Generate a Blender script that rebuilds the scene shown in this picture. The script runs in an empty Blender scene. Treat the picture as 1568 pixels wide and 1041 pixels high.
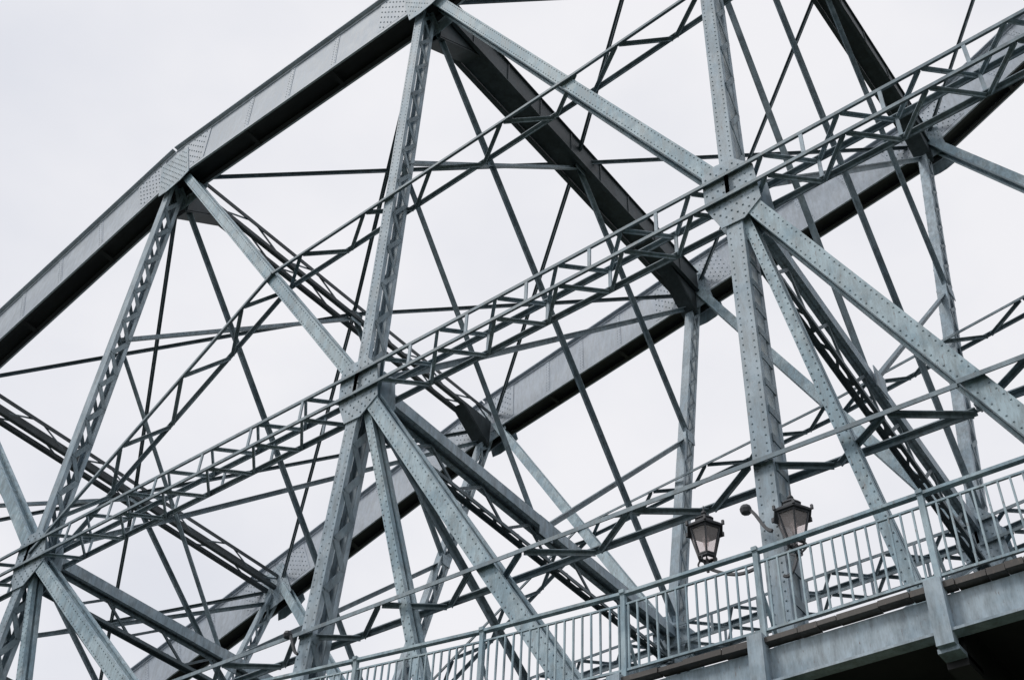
import bpy, bmesh, math, random
from mathutils import Vector as V, Matrix
random.seed(7)
sc=bpy.context.scene
# ------------------------------------------------------------ materials
def mat_paint(name,c1,c2,rust=.12,rough=.5,dirt=.38):
    m=bpy.data.materials.new(name);m.use_nodes=True;nt=m.node_tree;N=nt.nodes;L=nt.links
    b=N['Principled BSDF'];b.inputs['Roughness'].default_value=rough
    tc=N.new('ShaderNodeTexCoord')
    n1=N.new('ShaderNodeTexNoise');n1.inputs['Scale'].default_value=.8;n1.inputs['Detail'].default_value=5;n1.inputs['Roughness'].default_value=.7
    L.new(tc.outputs['Object'],n1.inputs['Vector'])
    r1=N.new('ShaderNodeValToRGB');r1.color_ramp.elements[0].position=.45;r1.color_ramp.elements[1].position=.55
    r1.color_ramp.elements[0].color=(*c1,1);r1.color_ramp.elements[1].color=(*c2,1)
    L.new(n1.outputs['Fac'],r1.inputs['Fac'])
    mp=N.new('ShaderNodeMapping');mp.inputs['Scale'].default_value=(5,5,1.1);L.new(tc.outputs['Object'],mp.inputs['Vector'])
    n2=N.new('ShaderNodeTexNoise');n2.inputs['Scale'].default_value=1.6;n2.inputs['Detail'].default_value=5;n2.inputs['Roughness'].default_value=.75
    L.new(mp.outputs[0],n2.inputs['Vector'])
    r2=N.new('ShaderNodeValToRGB');r2.color_ramp.elements[0].position=.36;r2.color_ramp.elements[1].position=.60
    g=1-dirt;r2.color_ramp.elements[0].color=(g,g*.99,g*.97,1);r2.color_ramp.elements[1].color=(1.08,1.08,1.08,1)
    L.new(n2.outputs['Fac'],r2.inputs['Fac'])
    mx=N.new('ShaderNodeMixRGB');mx.blend_type='MULTIPLY';mx.inputs[0].default_value=1
    L.new(r1.outputs[0],mx.inputs[1]);L.new(r2.outputs[0],mx.inputs[2])
    n3=N.new('ShaderNodeTexNoise');n3.inputs['Scale'].default_value=7;n3.inputs['Detail'].default_value=5;n3.inputs['Roughness'].default_value=.75
    L.new(mp.outputs[0],n3.inputs['Vector'])
    r3=N.new('ShaderNodeValToRGB');r3.color_ramp.elements[0].position=.66-rust*.3;r3.color_ramp.elements[1].position=.76-rust*.3
    r3.color_ramp.elements[0].color=(0,0,0,1);r3.color_ramp.elements[1].color=(.8,.8,.8,1)
    L.new(n3.outputs['Fac'],r3.inputs['Fac'])
    m2=N.new('ShaderNodeMixRGB');m2.inputs[2].default_value=(.15,.11,.095,1)
    L.new(r3.outputs[0],m2.inputs[0]);L.new(mx.outputs[0],m2.inputs[1]);L.new(m2.outputs[0],b.inputs['Base Color'])
    rr=N.new('ShaderNodeMapRange');rr.inputs['To Min'].default_value=rough-.1;rr.inputs['To Max'].default_value=rough+.25
    L.new(n2.outputs['Fac'],rr.inputs['Value']);L.new(rr.outputs[0],b.inputs['Roughness'])
    return m
M_main=mat_paint('painted_steel',(.285,.37,.435),(.385,.465,.525),rust=.2)
M_chord=mat_paint('painted_steel_chord',(.40,.45,.515),(.455,.505,.57),rust=.05,dirt=.18)
M_teal=mat_paint('painted_steel_teal',(.25,.36,.425),(.39,.50,.555),rust=.26)
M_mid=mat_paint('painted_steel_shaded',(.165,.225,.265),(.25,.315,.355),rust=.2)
M_dark=mat_paint('painted_steel_deep_shade',(.085,.12,.14),(.13,.17,.195),rust=.15)  # shade among the inner members is put into this darker paint colour
M_portal=mat_paint('dark_portal_steel',(.033,.045,.052),(.055,.072,.082),rust=.05)  # very dark tone for the portal beams
M_under=mat_paint('underside_shade_steel',(.010,.011,.013),(.018,.019,.02),rust=.0)  # shade under chord and deck painted in as a near-black colour
M_iron=mat_paint('dark_cast_iron',(.035,.038,.045),(.065,.07,.08),rust=0)
M_rust=mat_paint('weathered_edge',(.05,.044,.04),(.085,.077,.07),rust=.3)
M_asph=mat_paint('asphalt',(.05,.05,.05),(.06,.06,.06),rust=0,rough=.8)
mg=bpy.data.materials.new('lamp_glass');mg.use_nodes=True;nt=mg.node_tree
b=nt.nodes['Principled BSDF'];b.inputs['Base Color'].default_value=(.85,.77,.76,1);b.inputs['Roughness'].default_value=.3
tr=nt.nodes.new('ShaderNodeBsdfTransparent');tr.inputs[0].default_value=(.98,.93,.92,1)
ms=nt.nodes.new('ShaderNodeMixShader');ms.inputs[0].default_value=.27
nt.links.new(tr.outputs[0],ms.inputs[1]);nt.links.new(b.outputs[0],ms.inputs[2]);nt.links.new(ms.outputs[0],nt.nodes['Material Output'].inputs[0])
# ------------------------------------------------------------ mesh builder
class MB:
    def __init__(s): s.v=[];s.f=[]
    def box8(s,P):
        n=len(s.v);s.v+=[tuple(p) for p in P]
        s.f+=[(n,n+3,n+2,n+1),(n+4,n+5,n+6,n+7),(n,n+1,n+5,n+4),(n+1,n+2,n+6,n+5),(n+2,n+3,n+7,n+6),(n+3,n,n+4,n+7)]
    def obj(s,name,mat,parent=None):
        me=bpy.data.meshes.new(name);me.from_pydata(s.v,[],s.f);me.update()
        bm=bmesh.new();bm.from_mesh(me);bmesh.ops.recalc_face_normals(bm,faces=bm.faces);bm.to_mesh(me);bm.free()
        me.materials.append(mat)
        o=bpy.data.objects.new(name,me);sc.collection.objects.link(o)
        if parent: o.parent=parent
        return o
Y=V((0,1,0));Z=V((0,0,1));X=V((1,0,0))
def fr(p,q,ref):
    d=(q-p).normalized();B=(ref-d*ref.dot(d)).normalized();A=d.cross(B);return d,A,B
def bar(mb,p,q,wa,wb,ref,oa=0,ob=0):
    p=V(p);q=V(q)
    if (q-p).length<1e-4:return
    d,A,B=fr(p,q,ref);o=A*oa+B*ob;a=A*wa/2;b_=B*wb/2
    P=[p+o-a-b_,p+o+a-b_,p+o+a+b_,p+o-a+b_,q+o-a-b_,q+o+a-b_,q+o+a+b_,q+o-a+b_];mb.box8(P)
RV=MB()
def rivet(mb,c,n,r=.02,h=.012):
    n=n.normalized();t=n.orthogonal().normalized();u=n.cross(t);k=len(mb.v)
    for i in range(6):
        a=i*math.pi/3;mb.v.append(tuple(c+(t*math.cos(a)+u*math.sin(a))*r))
    for i in range(6):
        a=i*math.pi/3;mb.v.append(tuple(c+n*h+(t*math.cos(a)+u*math.sin(a))*r*.55))
    for i in range(6):
        j=(i+1)%6;mb.f.append((k+i,k+j,k+6+j,k+6+i))
    mb.f.append(tuple(k+6+i for i in range(6)))
def rivrow(p,q,n,off,sp=.13,r=.015):
    p=V(p);q=V(q);L=(q-p).length;m=max(1,int(L/sp))
    for i in range(m+1): rivet(RV,p+(q-p)*(i/m)+off,n,r,.011)
def hsec(mb,p,q,da,wb,t=.025,riv=False,ref=Y):
    p=V(p);q=V(q);d,A,B=fr(p,q,ref)
    for s in(-1,1):
        bar(mb,p,q,da,t,ref,0,s*(wb/2-t/2))
        for a in(-1,1): bar(mb,p,q,.03,.08,ref,a*(da/2-.016),s*(wb/2-t-.042))
    bar(mb,p,q,.025,wb-2*t-.004,ref)
    if riv:
        for a in(-.5,.5): rivrow(p,q,-B,A*(a*da*.66)-B*(wb/2),.13)
def lacing(mb,p,q,oa,half,ref,pitch,w=.06,t=.02,batten=False):
    d,A,B=fr(p,q,ref);L=(q-p).length;n=max(2,int(round(L/pitch)));st=L/n
    for i in range(n):
        s=1 if i%2==0 else -1
        a=p+d*(i*st)+A*oa+B*(half*s);b2=p+d*((i+1)*st)+A*oa-B*(half*s)
        if batten:
            c=p+d*((i+.5)*st)+A*oa
            bar(mb,c-B*half,c+B*half,t,w,d)
        else: bar(mb,a,b2,t,w,(b2-a).cross(A))
def laced(mb,p,q,da,wb,ref=Y,pitch=.5,mbl=None,w=.06,batten=False,t=.022,riv=False):
    p=V(p);q=V(q);mbl=mbl or mb;d,A,B=fr(p,q,ref)
    for s in(-1,1):
        bar(mb,p,q,da,t,ref,0,s*(wb/2-t/2))
        for a in(-1,1): bar(mb,p,q,t,.08,ref,a*(da/2-t/2),s*(wb/2-t-.041))
    for a in(-1,1): lacing(mbl,p,q,a*(da/2+.012),wb/2-.07,ref,pitch,w,.016,batten)
    if riv:
        for a in(-.5,.5): rivrow(p,q,-B,A*(a*da*.62)-B*(wb/2),.13)
def angle(mb,p,q,w,ref,sa=1,sb=1,oa=0,ob=0,t=.018):
    bar(mb,p,q,w,t,ref,oa+sa*w/2,ob)
    bar(mb,p,q,t,w,ref,oa,ob+sb*(w/2+t/2+.001))
def latt(mb,mbl,p,q,width,ref,pitch,w=.09,wz=.07,oa=0):
    p=V(p);q=V(q);d,A,B=fr(p,q,ref);h=width/2
    angle(mb,p,q,w,ref,-1,-1,oa,h);angle(mb,p,q,w,ref,-1,1,oa,-h)
    L=(q-p).length;n=max(2,int(round(L/pitch)));st=L/n
    for i in range(n):
        s=1 if i%2==0 else -1
        a=p+d*((i+.04)*st)+A*(oa-.03)+B*((h-.02)*s);b2=p+d*((i+.96)*st)+A*(oa-.03)-B*((h-.02)*s)
        bar(mbl,a,b2,wz,.014,A);bar(mbl,a,b2,.014,wz*.8,A,-wz/2+.007,-wz*.4-.008)
def hull(pts):
    pts=sorted(set(pts))
    def half(ps):
        h=[]
        for p in ps:
            while len(h)>1 and (h[-1][0]-h[-2][0])*(p[1]-h[-2][1])-(h[-1][1]-h[-2][1])*(p[0]-h[-2][0])<=0:h.pop()
            h.append(p)
        return h
    a=half(pts);b=half(pts[::-1]);return a[:-1]+b[:-1]
GU=MB()
def gusset(c,dirs,y,side,t=.018,rv=True):
    pts=[]
    for dv,L,hw in dirs:
        dv=V((dv[0],0,dv[1])).normalized();n=V((-dv.z,0,dv.x))
        for s in(-1,1):
            P=c+dv*L+n*hw*s;pts.append((round(P.x,4),round(P.z,4)))
    h=hull(pts);k=len(GU.v);m=len(h)
    for yy in(y,y+side*t):
        for a in h: GU.v.append((a[0],yy,a[1]))
    GU.f.append(tuple(range(k,k+m)));GU.f.append(tuple(range(k+m,k+2*m)))
    for i in range(m):
        j=(i+1)%m;GU.f.append((k+i,k+j,k+m+j,k+m+i))
    if rv:
        def inside(x,z):
            for i in range(m):
                a=h[i];b2=h[(i+1)%m];ex,ez=b2[0]-a[0],b2[1]-a[1];l=math.hypot(ex,ez)
                if (ex*(z-a[1])-ez*(x-a[0]))/l<.05: return False
            return True
        for i in range(-12,13):
            for j in range(-12,13):
                if (i+j)%2: continue
                x=c.x+i*.1;z=c.z+j*.1
                if inside(x,z): rivet(RV,V((x,y+side*t,z)),V((0,side,0)),.02,.016)
# ------------------------------------------------------------ layout of the trusses (metres)
YN=12.07
TN=[V((-50,YN,19.5)),V((-41.2,YN,21.6)),V((-32.1,YN,25.1)),V((-23.03,YN,28.75)),V((-13.48,YN,29.3)),V((-5.4,YN,32.1)),V((2.6,YN,36.8)),V((11,YN,42.5))]
TF=[V((-50,25.6,19.5)),V((-41.2,25.9,21.6)),V((-32.1,26.29,25.13)),V((-23.0,27.23,29.5)),V((-13.48,25.88,29.89)),V((-5.4,27.18,33.19)),V((2.6,27.2,37.6)),V((11,27.2,43.2))]
MN=[V((-50,YN,14.6)),V((-41.2,YN,14.7)),V((-32.1,YN,14.85)),V((-23.27,YN,15.08)),V((-13.36,YN,15.26)),V((-5.39,YN,15.53)),V((2.6,YN,15.9)),V((11,YN,16.3))]
MF=[V((-50,23.4,14.6)),V((-41.2,23.4,14.7)),V((-32.1,23.4,14.85)),V((-23.1,23.4,15.1)),V((-13.42,23.3,15.35)),V((-5.4,21.71,14.4)),V((2.6,21.7,15.2)),V((11,21.7,16))]
NC=len(TN)
def deckz(x):
    r=[(-60,9.6),(-20,9.6),(-11.7,8.65),(-9.3,8.38),(-7.1,8.2),(-5.2,8.15),(20,8.15)]
    for (a,za),(b2,zb) in zip(r,r[1:]):
        if x<=b2: return za+(zb-za)*max(0,(x-a))/(b2-a)-1.15
    return 7.0
lerp=lambda a,b2,t:a+(b2-a)*t
root=bpy.data.objects.new('steel_truss_bridge',None);sc.collection.objects.link(root)
chord=MB();chin=MB();posts=MB();postl=MB();diag=MB();mid=MB();midl=MB();strut=MB();strutl=MB();cb=MB();cbl=MB();mbm=MB();mbl=MB();sway=MB();wind=MB()
def topchord(Ts,near):
    H=1.74
    for si,(a,b2) in enumerate(zip(Ts,Ts[1:])):
        W=.62+(.006 if si%2 else 0);e=.1+(0 if si%2 else .012)
        a=a-Z*.12;b2=b2-Z*.12
        d,A,B=fr(a,b2,Y);a0,b0=a,b2;a=a-d*e;b2=b2+d*e
        for s in(-1,1):
            bar(chord,a,b2,H,.03,Y,0,s*W/2)
            bar(chin,a,b2,.03,.11,Y,-H/2+.016,s*(W/2-.075))
            bar(chord,a,b2,.12,.022,Y,-H/2+.061,s*(W/2+.027))
            bar(chord,a,b2,.11,.022,Y,H/2-.056,s*(W/2+.027))
        bar(chord,a,b2,.04,W+.30,Y,H/2+.021)
        bar(chin,a,b2,.03,W-.1,Y,-H/2+.16)
        L=(b2-a).length;n=int(L/2.6)
        for i in range(1,n):
            c=a+d*(L*i/n)
            bar(chin,c-A*(H/2+.012)-B*(W/2-.02),c-A*(H/2+.012)+B*(W/2-.02),.12,.02,A)
        for t0,t1 in((.03,.15),(.85,.97)):
            p=lerp(a0,b0,t0);q=lerp(a0,b0,t1)
            bar(chord,p,q,H-.28,.02,Y,0,-(W/2+.027))
            m=int((q-p).length/.13)
            for i in range(m):
                for j in range(-5,6):
                    if (i+j)%2==0: rivet(RV,p+d*(.08+i*.13)+A*(j*.13)-B*(W/2+.037),-B,.025,.02)
        for t in(.33,.5,.68):
            c=lerp(a0,b0,t);bar(chord,c-d*.09,c+d*.09,H-.27,.014,Y,0,-(W/2+.022))
            for j in range(-5,6):
                for s in(-.05,.05): rivet(RV,c+d*s+A*(j*.13)-B*(W/2+.029),-B,.017,.01)
for Ts,Ms,near in((TN,MN,True),(TF,MF,False)):
    topchord(Ts,near)
    for i in range(NC):
        T=Ts[i];M=Ms[i];up=(T-M).normalized()
        laced(posts,M-up*.05,T-up*.9,.27,.46,Y,.56,postl,w=.12 if i==3 else .09,riv=(near and i>=4))
        z0=deckz(M.x)-.3
        laced(posts,V((M.x-(.35 if i<5 else 0),M.y,z0)),M,.28,.44,Y,.48,postl,w=.13,riv=near,batten=(i==5))
        foot={3:2.4,4:2.7,5:1.75}.get(i,2.2) if near else 2.2
        hsec(diag,V((M.x+foot,M.y,deckz(M.x+foot)-.3)),M,.16,.28,riv=near)
        if i<NC-1:
            d2=(Ms[i+1]-T).normalized()
            hsec(diag,T+d2*.5,Ms[i+1],.27,.46,riv=near and i>=3)
            a=Ms[i];b2=Ms[i+1]
            for oa in(.26,-.26): latt(mid,midl,a,b2,.66,Y,.66,.07,.06,oa)
            n=int((b2-a).length/1.32)
            for k in range(n+1):
                c=lerp(a,b2,k/n)
                for s in(-1,1): bar(midl,c+Y*s*.32-Z*.25,c+Y*s*.32+Z*.25,.06,.03,Y)
        slope={3:(4.65,-4.32),4:(4.77,-7.36),5:(3.17,-6.23)}.get(i,(4.5,-6))
        zb=deckz(M.x+3)-.2;t=(M.z-zb)/-slope[1];E=V((M.x+slope[0]*t,M.y,zb))
        hsec(diag,M,E,.27,.464,riv=near)
        dirs=[((0,1),.6,.14),((0,-1),.9,.2),((slope[0],slope[1]),.78,.18),((1,0),.45,.25),((-1,0),.45,.3)]
        if i>0:
            w=(M-Ts[i-1]);dirs.append(((-w.x,-w.z),.66,.15))
        for s in(-1,1): gusset(M.copy(),dirs,M.y+s*.238,s,rv=(s<0))
        tdirs=[((0,-1),1.45,.18)]
        if i<NC-1:
            w=Ms[i+1]-T;tdirs.append(((w.x,w.z),1.45,.18));w=Ts[i+1]-T;tdirs.append(((w.x,w.z),.5,.40))
        if i>0: w=Ts[i-1]-T;tdirs.append(((w.x,w.z),.5,.40))
        for s in(-1,1): gusset(T.copy(),tdirs,T.y+s*.357,s,rv=(s<0))
    mids=[lerp(Ts[i],Ms[i+1],.61) for i in range(NC-1)]
    if near: mids[3]=V((-16.89,YN,20.35));mids[4]=V((-8.39,YN,21.19))
    for i in range(3,NC-2): latt(strut,strutl,mids[i],mids[i+1],.62,Y,1.0,.07,.075)
    latt(strut,strutl,Ms[3],mids[3],.62,Y,1.0,.07,.075)
    yy=Ms[3].y
    xs=[-32,-27,-18.2,-10.16,-2.75,6]
    for a,b2 in zip(xs,xs[1:]):
        latt(strut,strutl,V((a,yy,10.02 if a>-12 else 10.1)),V((b2,yy,9.97 if a>-12 else 10.02)),.62,Y,.9,.07,.07)
# ------------------------------------------------------------ transverse frames
def rod(mb,p,q,w=.13,ref=X,o=0):
    p=V(p)+ref*o;q=V(q)+ref*o
    bar(mb,p,q,w,.016,ref);bar(mb,p,q,.016,w*.8,ref,-w/2+.008,w*.4+.009)
for i in range(NC):
    T,Tf,M,Mf=TN[i],TF[i],MN[i],MF[i]
    d=(Tf-T).normalized();a=T-Z*.3;b2=Tf-Z*.3
    if i>=4:
        hw=.34 if i==4 else .24
        for s in(-1,1): bar(cb,a+d*.4,b2-d*.4,.85,.03,X,0,s*hw)
        bar(cb,a+d*.4,b2-d*.4,.03,2*hw-.06,X,.3)
        dd,A,B=fr(a,b2,X)
        for s in(-1,1):
            for sa in(-1,1): bar(cb,a+d*.4,b2-d*.4,.03,.12,X,sa*.44,s*(hw+.02))
        for k in range(1,9):
            c=lerp(a,b2,k/9);bar(cb,c-B*(hw+.02)-A*.41,c-B*(hw+.02)+A*.41,.05,.05,B)
            bar(cb,c+B*(hw+.02)-A*.41,c+B*(hw+.02)+A*.41,.05,.05,B)
    else:
        for s in(-1,1): latt(cb,cbl,a+X*s*.22,b2+X*s*.22,.60,Z,1.4,.13,.06)
    if i>=3:
        for (P,s) in((a,1),(b2,-1)):
            for x0 in(-.24,.24):
                k=len(cb.v)
                for xx in(x0-.012,x0+.012):
                    for q in(P+d*s*.4-Z*.3,P+d*s*1.9-Z*.3,P+d*s*.4-Z*1.3): cb.v.append(tuple(q+X*xx))
                cb.f+=[(k,k+1,k+2),(k+3,k+5,k+4),(k,k+3,k+4,k+1),(k+1,k+4,k+5,k+2),(k+2,k+5,k+3,k)]
            bar(cb,P+d*s*.4-Z*1.35,P+d*s*2.0-Z*.3,.03,.5,X)
    dm=(Mf-M).normalized();a=M+dm*.3;b2=Mf-dm*.3
    hsec(mbm,a+Z*.1,b2+Z*.1,.26,.36 if i<5 else .18,ref=X)
    for s in(-1,1): rivrow(a,b2,-Z,Z*(-.035)+X*s*(.1 if i<5 else .05),.16,.016)
    hb=.62 if i<5 else .85
    for s in(-1,1): angle(mbl,a-Z*hb+X*s*.11,b2-Z*hb+X*s*.11,.08,X,1,-s)
    lacing(mbl,a-Z*hb,b2-Z*hb,0,.10,X,.45,.05,.016)
    n=13
    for k in range(n):
        p=lerp(a,b2,k/n);q=lerp(a,b2,(k+1)/n)
        if k%2: p,q=p-Z*hb,q-Z*.06
        else: p,q=p-Z*.06,q-Z*hb
        bar(mbl,p,q,.06,.04,X)
    cT=lerp(T,Tf,.5)-Z*.5;cM=lerp(M,Mf,.5);pn=lerp(M,T,.49);pf=lerp(Mf,Tf,.49)
    rod(sway,T-Z*.9,Mf+Z*.2,.13,X,.10);rod(sway,M+Z*.2,Tf-Z*.9,.13,X,-.10)
    rod(sway,cT,pn,.14,X,.04);rod(sway,cT,pf,.14,X,.04);rod(sway,cM,pn,.14,X,-.04);rod(sway,cM,pf,.14,X,-.04)
    z0=deckz(M.x)
    fn=V((M.x,M.y+.2,z0));ff=V((Mf.x,Mf.y-.2,z0))
    if i!=5: rod(sway,M-Z*.4,ff,.13,X,.12)
    rod(sway,Mf-Z*.4,fn,.13,X,-.12)
    for c,w in((cM,.4),(pf,.3),(cT,.4)): bar(GU,c-Z*w*.6+X*.17,c+Z*w*.6+X*.17,w*1.2,.02,X)
    for j in(i-1,i+1):
        if 0<=j<NC:
            for e in(TN[j],TF[j]):
                e2=e-Z*.35;c2=cT+Z*.25;w_=.13
                bar(wind,c2,e2,.018,w_,Y);bar(wind,c2-Z*.06,e2-Z*.06,.1,.018,Y)
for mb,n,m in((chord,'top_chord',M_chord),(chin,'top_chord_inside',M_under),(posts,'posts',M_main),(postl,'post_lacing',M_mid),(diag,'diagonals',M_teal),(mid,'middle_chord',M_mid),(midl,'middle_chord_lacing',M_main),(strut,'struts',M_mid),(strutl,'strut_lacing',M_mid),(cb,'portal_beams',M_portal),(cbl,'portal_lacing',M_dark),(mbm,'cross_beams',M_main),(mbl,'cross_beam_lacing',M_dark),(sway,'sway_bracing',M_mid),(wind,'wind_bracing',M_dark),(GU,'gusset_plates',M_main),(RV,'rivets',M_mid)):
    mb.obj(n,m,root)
# ------------------------------------------------------------ deck
fa=MB();ru=MB();un=MB();rd=MB()
xs=[-60,-40,-20,-16,-11.7,-9.3,-7.1,-5.2,-2,4,20]
YE=11.02
for a,b2 in zip(xs,xs[1:]):
    za,zb=deckz(a),deckz(b2)
    bar(un,V((a,YE+8,za-.28)),V((b2,YE+8,zb-.28)),.18,15.6,Y)
    bar(rd,V((a,YE+8,za-.17)),V((b2,YE+8,zb-.17)),.03,15.9,Y)
    for yy in(YE,YE+16):
        bar(fa,V((a,yy,za-.40)),V((b2,yy,zb-.40)),.44,.03,Y)
        bar(fa,V((a,yy-.06,za-.63)),V((b2,yy-.06,zb-.63)),.03,.17,Y)
    for yy in(13,15.5,18,20.5,23): bar(un,V((a,yy,za-.6)),V((b2,yy,zb-.6)),.45,.2,Y)
x=-30
while x<14:
    L=random.uniform(.12,.5);yo=random.uniform(0,.03)
    h=random.uniform(.05,.085);bar(ru,V((x,YE-.04-yo,deckz(x)-.12)),V((x+L-.008,YE-.04-yo,deckz(x+L)-.12)),h,.14,Y)
    x+=L
RP=[-1.35,-3.28,-5.28,-7.1,-9.3,-11.6,-13.9,-16.2,-18.5,-20.8,-23.1,.6,2.6,4.6]
for x in RP:
    z=deckz(x)
    bar(un,V((x,YE+.1,z-.6)),V((x,YE+15.5,z-.6)),.22,.6,Z)
    bar(fa,V((x,YE-.1,z-.78)),V((x,YE-.1,z-.05)),.18,.14,Y)
    bar(fa,V((x,YE-.1,z-.80)),V((x,YE+.5,z-.80)),.22,.05,Z)
for k in range(240):
    x=-14+k*.09;rivet(RV,V((x,YE-.015,deckz(x)-.57)),-Y,.012,.01)
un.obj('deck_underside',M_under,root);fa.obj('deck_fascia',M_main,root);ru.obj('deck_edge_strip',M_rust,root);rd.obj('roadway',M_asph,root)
# ------------------------------------------------------------ railing
ra=MB();YR=11.12
for a,b2 in zip(xs[1:],xs[2:]):
    P=lambda x,h:V((x,YR,deckz(x)+h))
    for h,wa,wb in((1.15,.04,.075),(1.0,.025,.03),(.12,.03,.035)): bar(ra,P(a,h),P(b2,h),wa,wb,Y)
for x in RP:
    z=deckz(x);bar(ra,V((x,YR,z-.55)),V((x,YR,z+1.15)),.065,.065,Y)
    bar(ra,V((x-.035,YR,z+1.17)),V((x+.035,YR,z+1.17)),.05,.11,Y)
    bar(ra,V((x,YR,z+.75)),V((x,YR+.42,z+.0)),.025,.035,X)
x=-26.0
while x<5:
    if min(abs(x-r) for r in RP)>.05:
        z=deckz(x);bar(ra,V((x,YR,z+.12)),V((x+random.uniform(-.006,.006),YR,z+1.0)),.02,.026,Y)
    x+=.1345
ra.obj('bridge_railing',M_teal)
# ------------------------------------------------------------ lamps
def ring(mb,c,r1,z1,r2,z2,n=6,ph=0):
    k=len(mb.v)
    for r,z in((r1,z1),(r2,z2)):
        for i in range(n):
            a=2*math.pi*i/n+ph;mb.v.append((c.x+r*math.cos(a),c.y+r*math.sin(a),c.z+z))
    for i in range(n):
        j=(i+1)%n;mb.f.append((k+i,k+j,k+n+j,k+n+i))
def lamp(c,px):
    e=bpy.data.objects.new('street_lamp',None);sc.collection.objects.link(e)
    f=MB();g=MB()
    prof=[(.09,-.30),(.12,-.28),(.12,-.255),(.1,-.25)]
    for a,b2 in zip(prof,prof[1:]): ring(f,c,*a,*b2)
    ring(g,c,.105,-.25,.205,.12)
    roof=[(.20,.12),(.255,.125),(.26,.15),(.20,.20),(.15,.235),(.12,.25),(.12,.285),(.135,.29),(.10,.33),(.045,.365),(.03,.38),(.045,.40),(.03,.43),(.012,.45),(.005,.53)]
    for a,b2 in zip(roof,roof[1:]): ring(f,c,*a,*b2)
    ring(g,c,.03,-.1,.05,.0,8);ring(g,c,.05,.0,.02,.08,8)
    for i in range(6):
        a=2*math.pi*i/6;D=V((math.cos(a),math.sin(a),0));D2=V((math.cos(a+math.pi/3),math.sin(a+math.pi/3),0))
        bar(f,c+D*.107-Z*.26,c+D*.21+Z*.13,.02,.02,D.cross(Z))
        bar(f,c+D*.112-Z*.245,c+D2*.112-Z*.245,.025,.02,Z)
        bar(f,c+D*.205+Z*.11,c+D2*.205+Z*.11,.025,.02,Z)
        bar(f,c+D*.262+Z*.14,c+D*.262+Z*.2,.03,.03,X)
    for i in range(4):
        a=2*math.pi*i/4;D=V((math.cos(a),math.sin(a),0))
        pts=[c+D*((.1+.05*math.sin(t*math.pi))-.1*t*t)-Z*(.28+.15*t) for t in[k/6 for k in range(7)]]
        for p,q in zip(pts,pts[1:]): bar(f,p,q,.018,.018,D.cross(Z))
    s=1 if px>c.x else -1;L=abs(px-c.x);base=c-Z*.42
    bar(f,base-Z*.06,base+Z*.14,.03,.03,X)
    pts=[base+V((s*L*t,0,-.22*math.sin(t*math.pi/2)-.06*math.sin(t*math.pi))) for t in[k/10 for k in range(11)]]
    for p,q in zip(pts,pts[1:]): bar(f,p,q,.035,.03,Y)
    f.obj('lantern_frame',M_iron,e);g.obj('lantern_glass',mg,e)
for c,px in((V((-6.25,11.75,9.04)),-5.55),(V((-5.04,11.75,8.80)),-5.25)): lamp(c,px)
sb=MB()
for cx,cz in((-5.58,9.15),(-13.75,9.95)):
    c=V((cx,11.6,cz))
    pts=[c+V((.32*t,0,-.42*t+.05*math.sin(t*6))) for t in[k/8 for k in range(9)]]
    for p,q in zip(pts,pts[1:]): bar(sb,p,q,.04,.04,Y)
    for a,b2 in(((.0,-.08),(.06,-.05)),((.06,-.05),(.08,0)),((.08,0),(.06,.05)),((.06,.05),(.0,.08))): ring(sb,c,*a,*b2,8)
sb.obj('lamp_bracket_scrolls',M_iron,root)
# ------------------------------------------------------------ ground
bpy.ops.mesh.primitive_plane_add(size=6000,location=(0,0,-1.6));g=bpy.context.object;g.name='ground'
m=bpy.data.materials.new('grass');m.use_nodes=True;nt=m.node_tree
n=nt.nodes.new('ShaderNodeTexNoise');n.inputs['Scale'].default_value=.4;n.inputs['Detail'].default_value=8
tc=nt.nodes.new('ShaderNodeTexCoord');nt.links.new(tc.outputs['Object'],n.inputs['Vector'])
r=nt.nodes.new('ShaderNodeValToRGB');r.color_ramp.elements[0].color=(.045,.06,.035,1);r.color_ramp.elements[1].color=(.085,.095,.065,1)
nt.links.new(n.outputs['Fac'],r.inputs['Fac']);nt.links.new(r.outputs[0],nt.nodes['Principled BSDF'].inputs['Base Color']);nt.nodes['Principled BSDF'].inputs['Roughness'].default_value=.95
g.data.materials.append(m)
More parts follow.
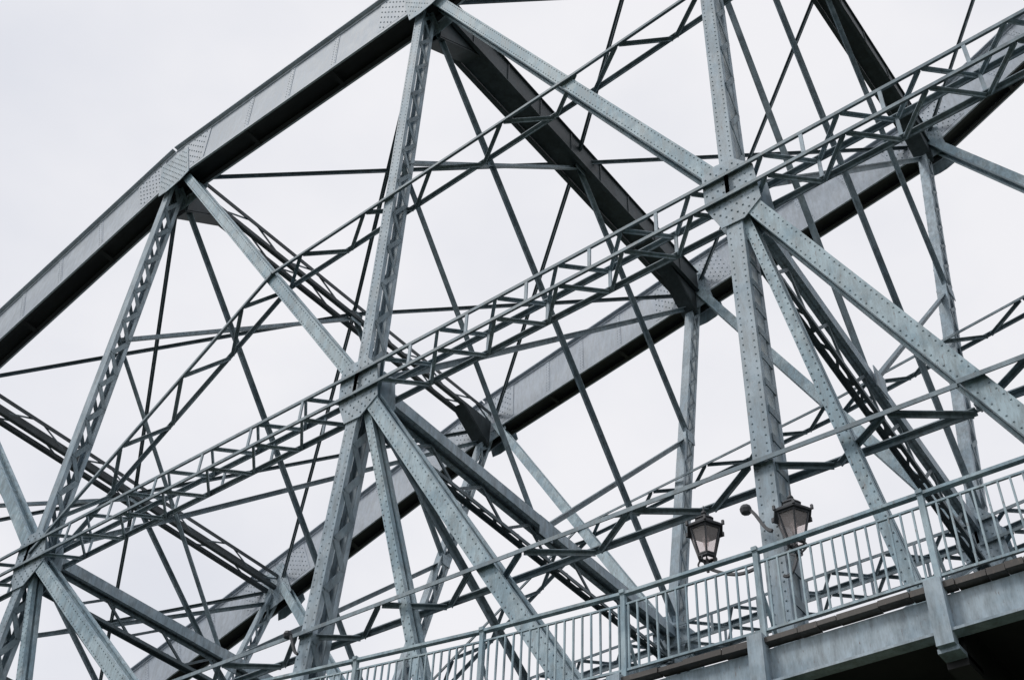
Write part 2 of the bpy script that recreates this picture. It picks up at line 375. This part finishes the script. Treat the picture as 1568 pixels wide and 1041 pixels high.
# ------------------------------------------------------------ sky + light
w=bpy.data.worlds.new('World');sc.world=w;w.use_nodes=True;nt=w.node_tree;N=nt.nodes;L=nt.links;N.clear()
out=N.new('ShaderNodeOutputWorld');b1=N.new('ShaderNodeBackground');b2=N.new('ShaderNodeBackground');mx=N.new('ShaderNodeMixShader')
sk=N.new('ShaderNodeTexSky');sk.sky_type='NISHITA';sk.sun_disc=False;sk.sun_elevation=math.radians(50);sk.sun_rotation=math.radians(216)
L.new(sk.outputs[0],b1.inputs[0]);b1.inputs[1].default_value=.1
tc=N.new('ShaderNodeTexCoord');mp=N.new('ShaderNodeMapping');mp.inputs['Scale'].default_value=(1,1,1.6);L.new(tc.outputs['Generated'],mp.inputs[0])
no=N.new('ShaderNodeTexNoise');no.inputs['Scale'].default_value=2.6;no.inputs['Detail'].default_value=5;no.inputs['Roughness'].default_value=.5;L.new(mp.outputs[0],no.inputs[0])
cr=N.new('ShaderNodeValToRGB');cr.color_ramp.elements[0].position=.34;cr.color_ramp.elements[1].position=.6
cr.color_ramp.elements[0].color=(.785,.80,.86,1);cr.color_ramp.elements[1].color=(.925,.92,.95,1)
L.new(no.outputs['Fac'],cr.inputs[0]);L.new(cr.outputs[0],b2.inputs[0]);b2.inputs[1].default_value=1.0
mx.inputs[0].default_value=.94;L.new(b1.outputs[0],mx.inputs[1]);L.new(b2.outputs[0],mx.inputs[2]);L.new(mx.outputs[0],out.inputs[0])
sl=bpy.data.lights.new('sun','SUN');sl.energy=1.3;sl.angle=math.radians(15);sl.color=(1,.98,.95);so=bpy.data.objects.new('sun',sl);sc.collection.objects.link(so)
so.rotation_euler=V((-.5,-.69,1.0)).normalized().to_track_quat('Z','Y').to_euler()
# ------------------------------------------------------------ camera
ps,e,r=[math.radians(a) for a in(39.32,43.35,3.46)]
f=V((-math.sin(ps)*math.cos(e),math.cos(ps)*math.cos(e),math.sin(e)))
r0=V((math.cos(ps),math.sin(ps),0));u0=r0.cross(f)
R=r0*math.cos(r)+u0*math.sin(r);U=u0*math.cos(r)-r0*math.sin(r)
ca=bpy.data.cameras.new('camera');co=bpy.data.objects.new('camera',ca);sc.collection.objects.link(co)
co.matrix_world=Matrix(((R.x,U.x,-f.x,0),(R.y,U.y,-f.y,0),(R.z,U.z,-f.z,0),(0,0,0,1)))
ca.sensor_width=36;ca.lens=1891/1568*36;ca.clip_end=10000;sc.camera=co
sc.view_settings.view_transform='Standard';sc.view_settings.look='None';sc.view_settings.exposure=0
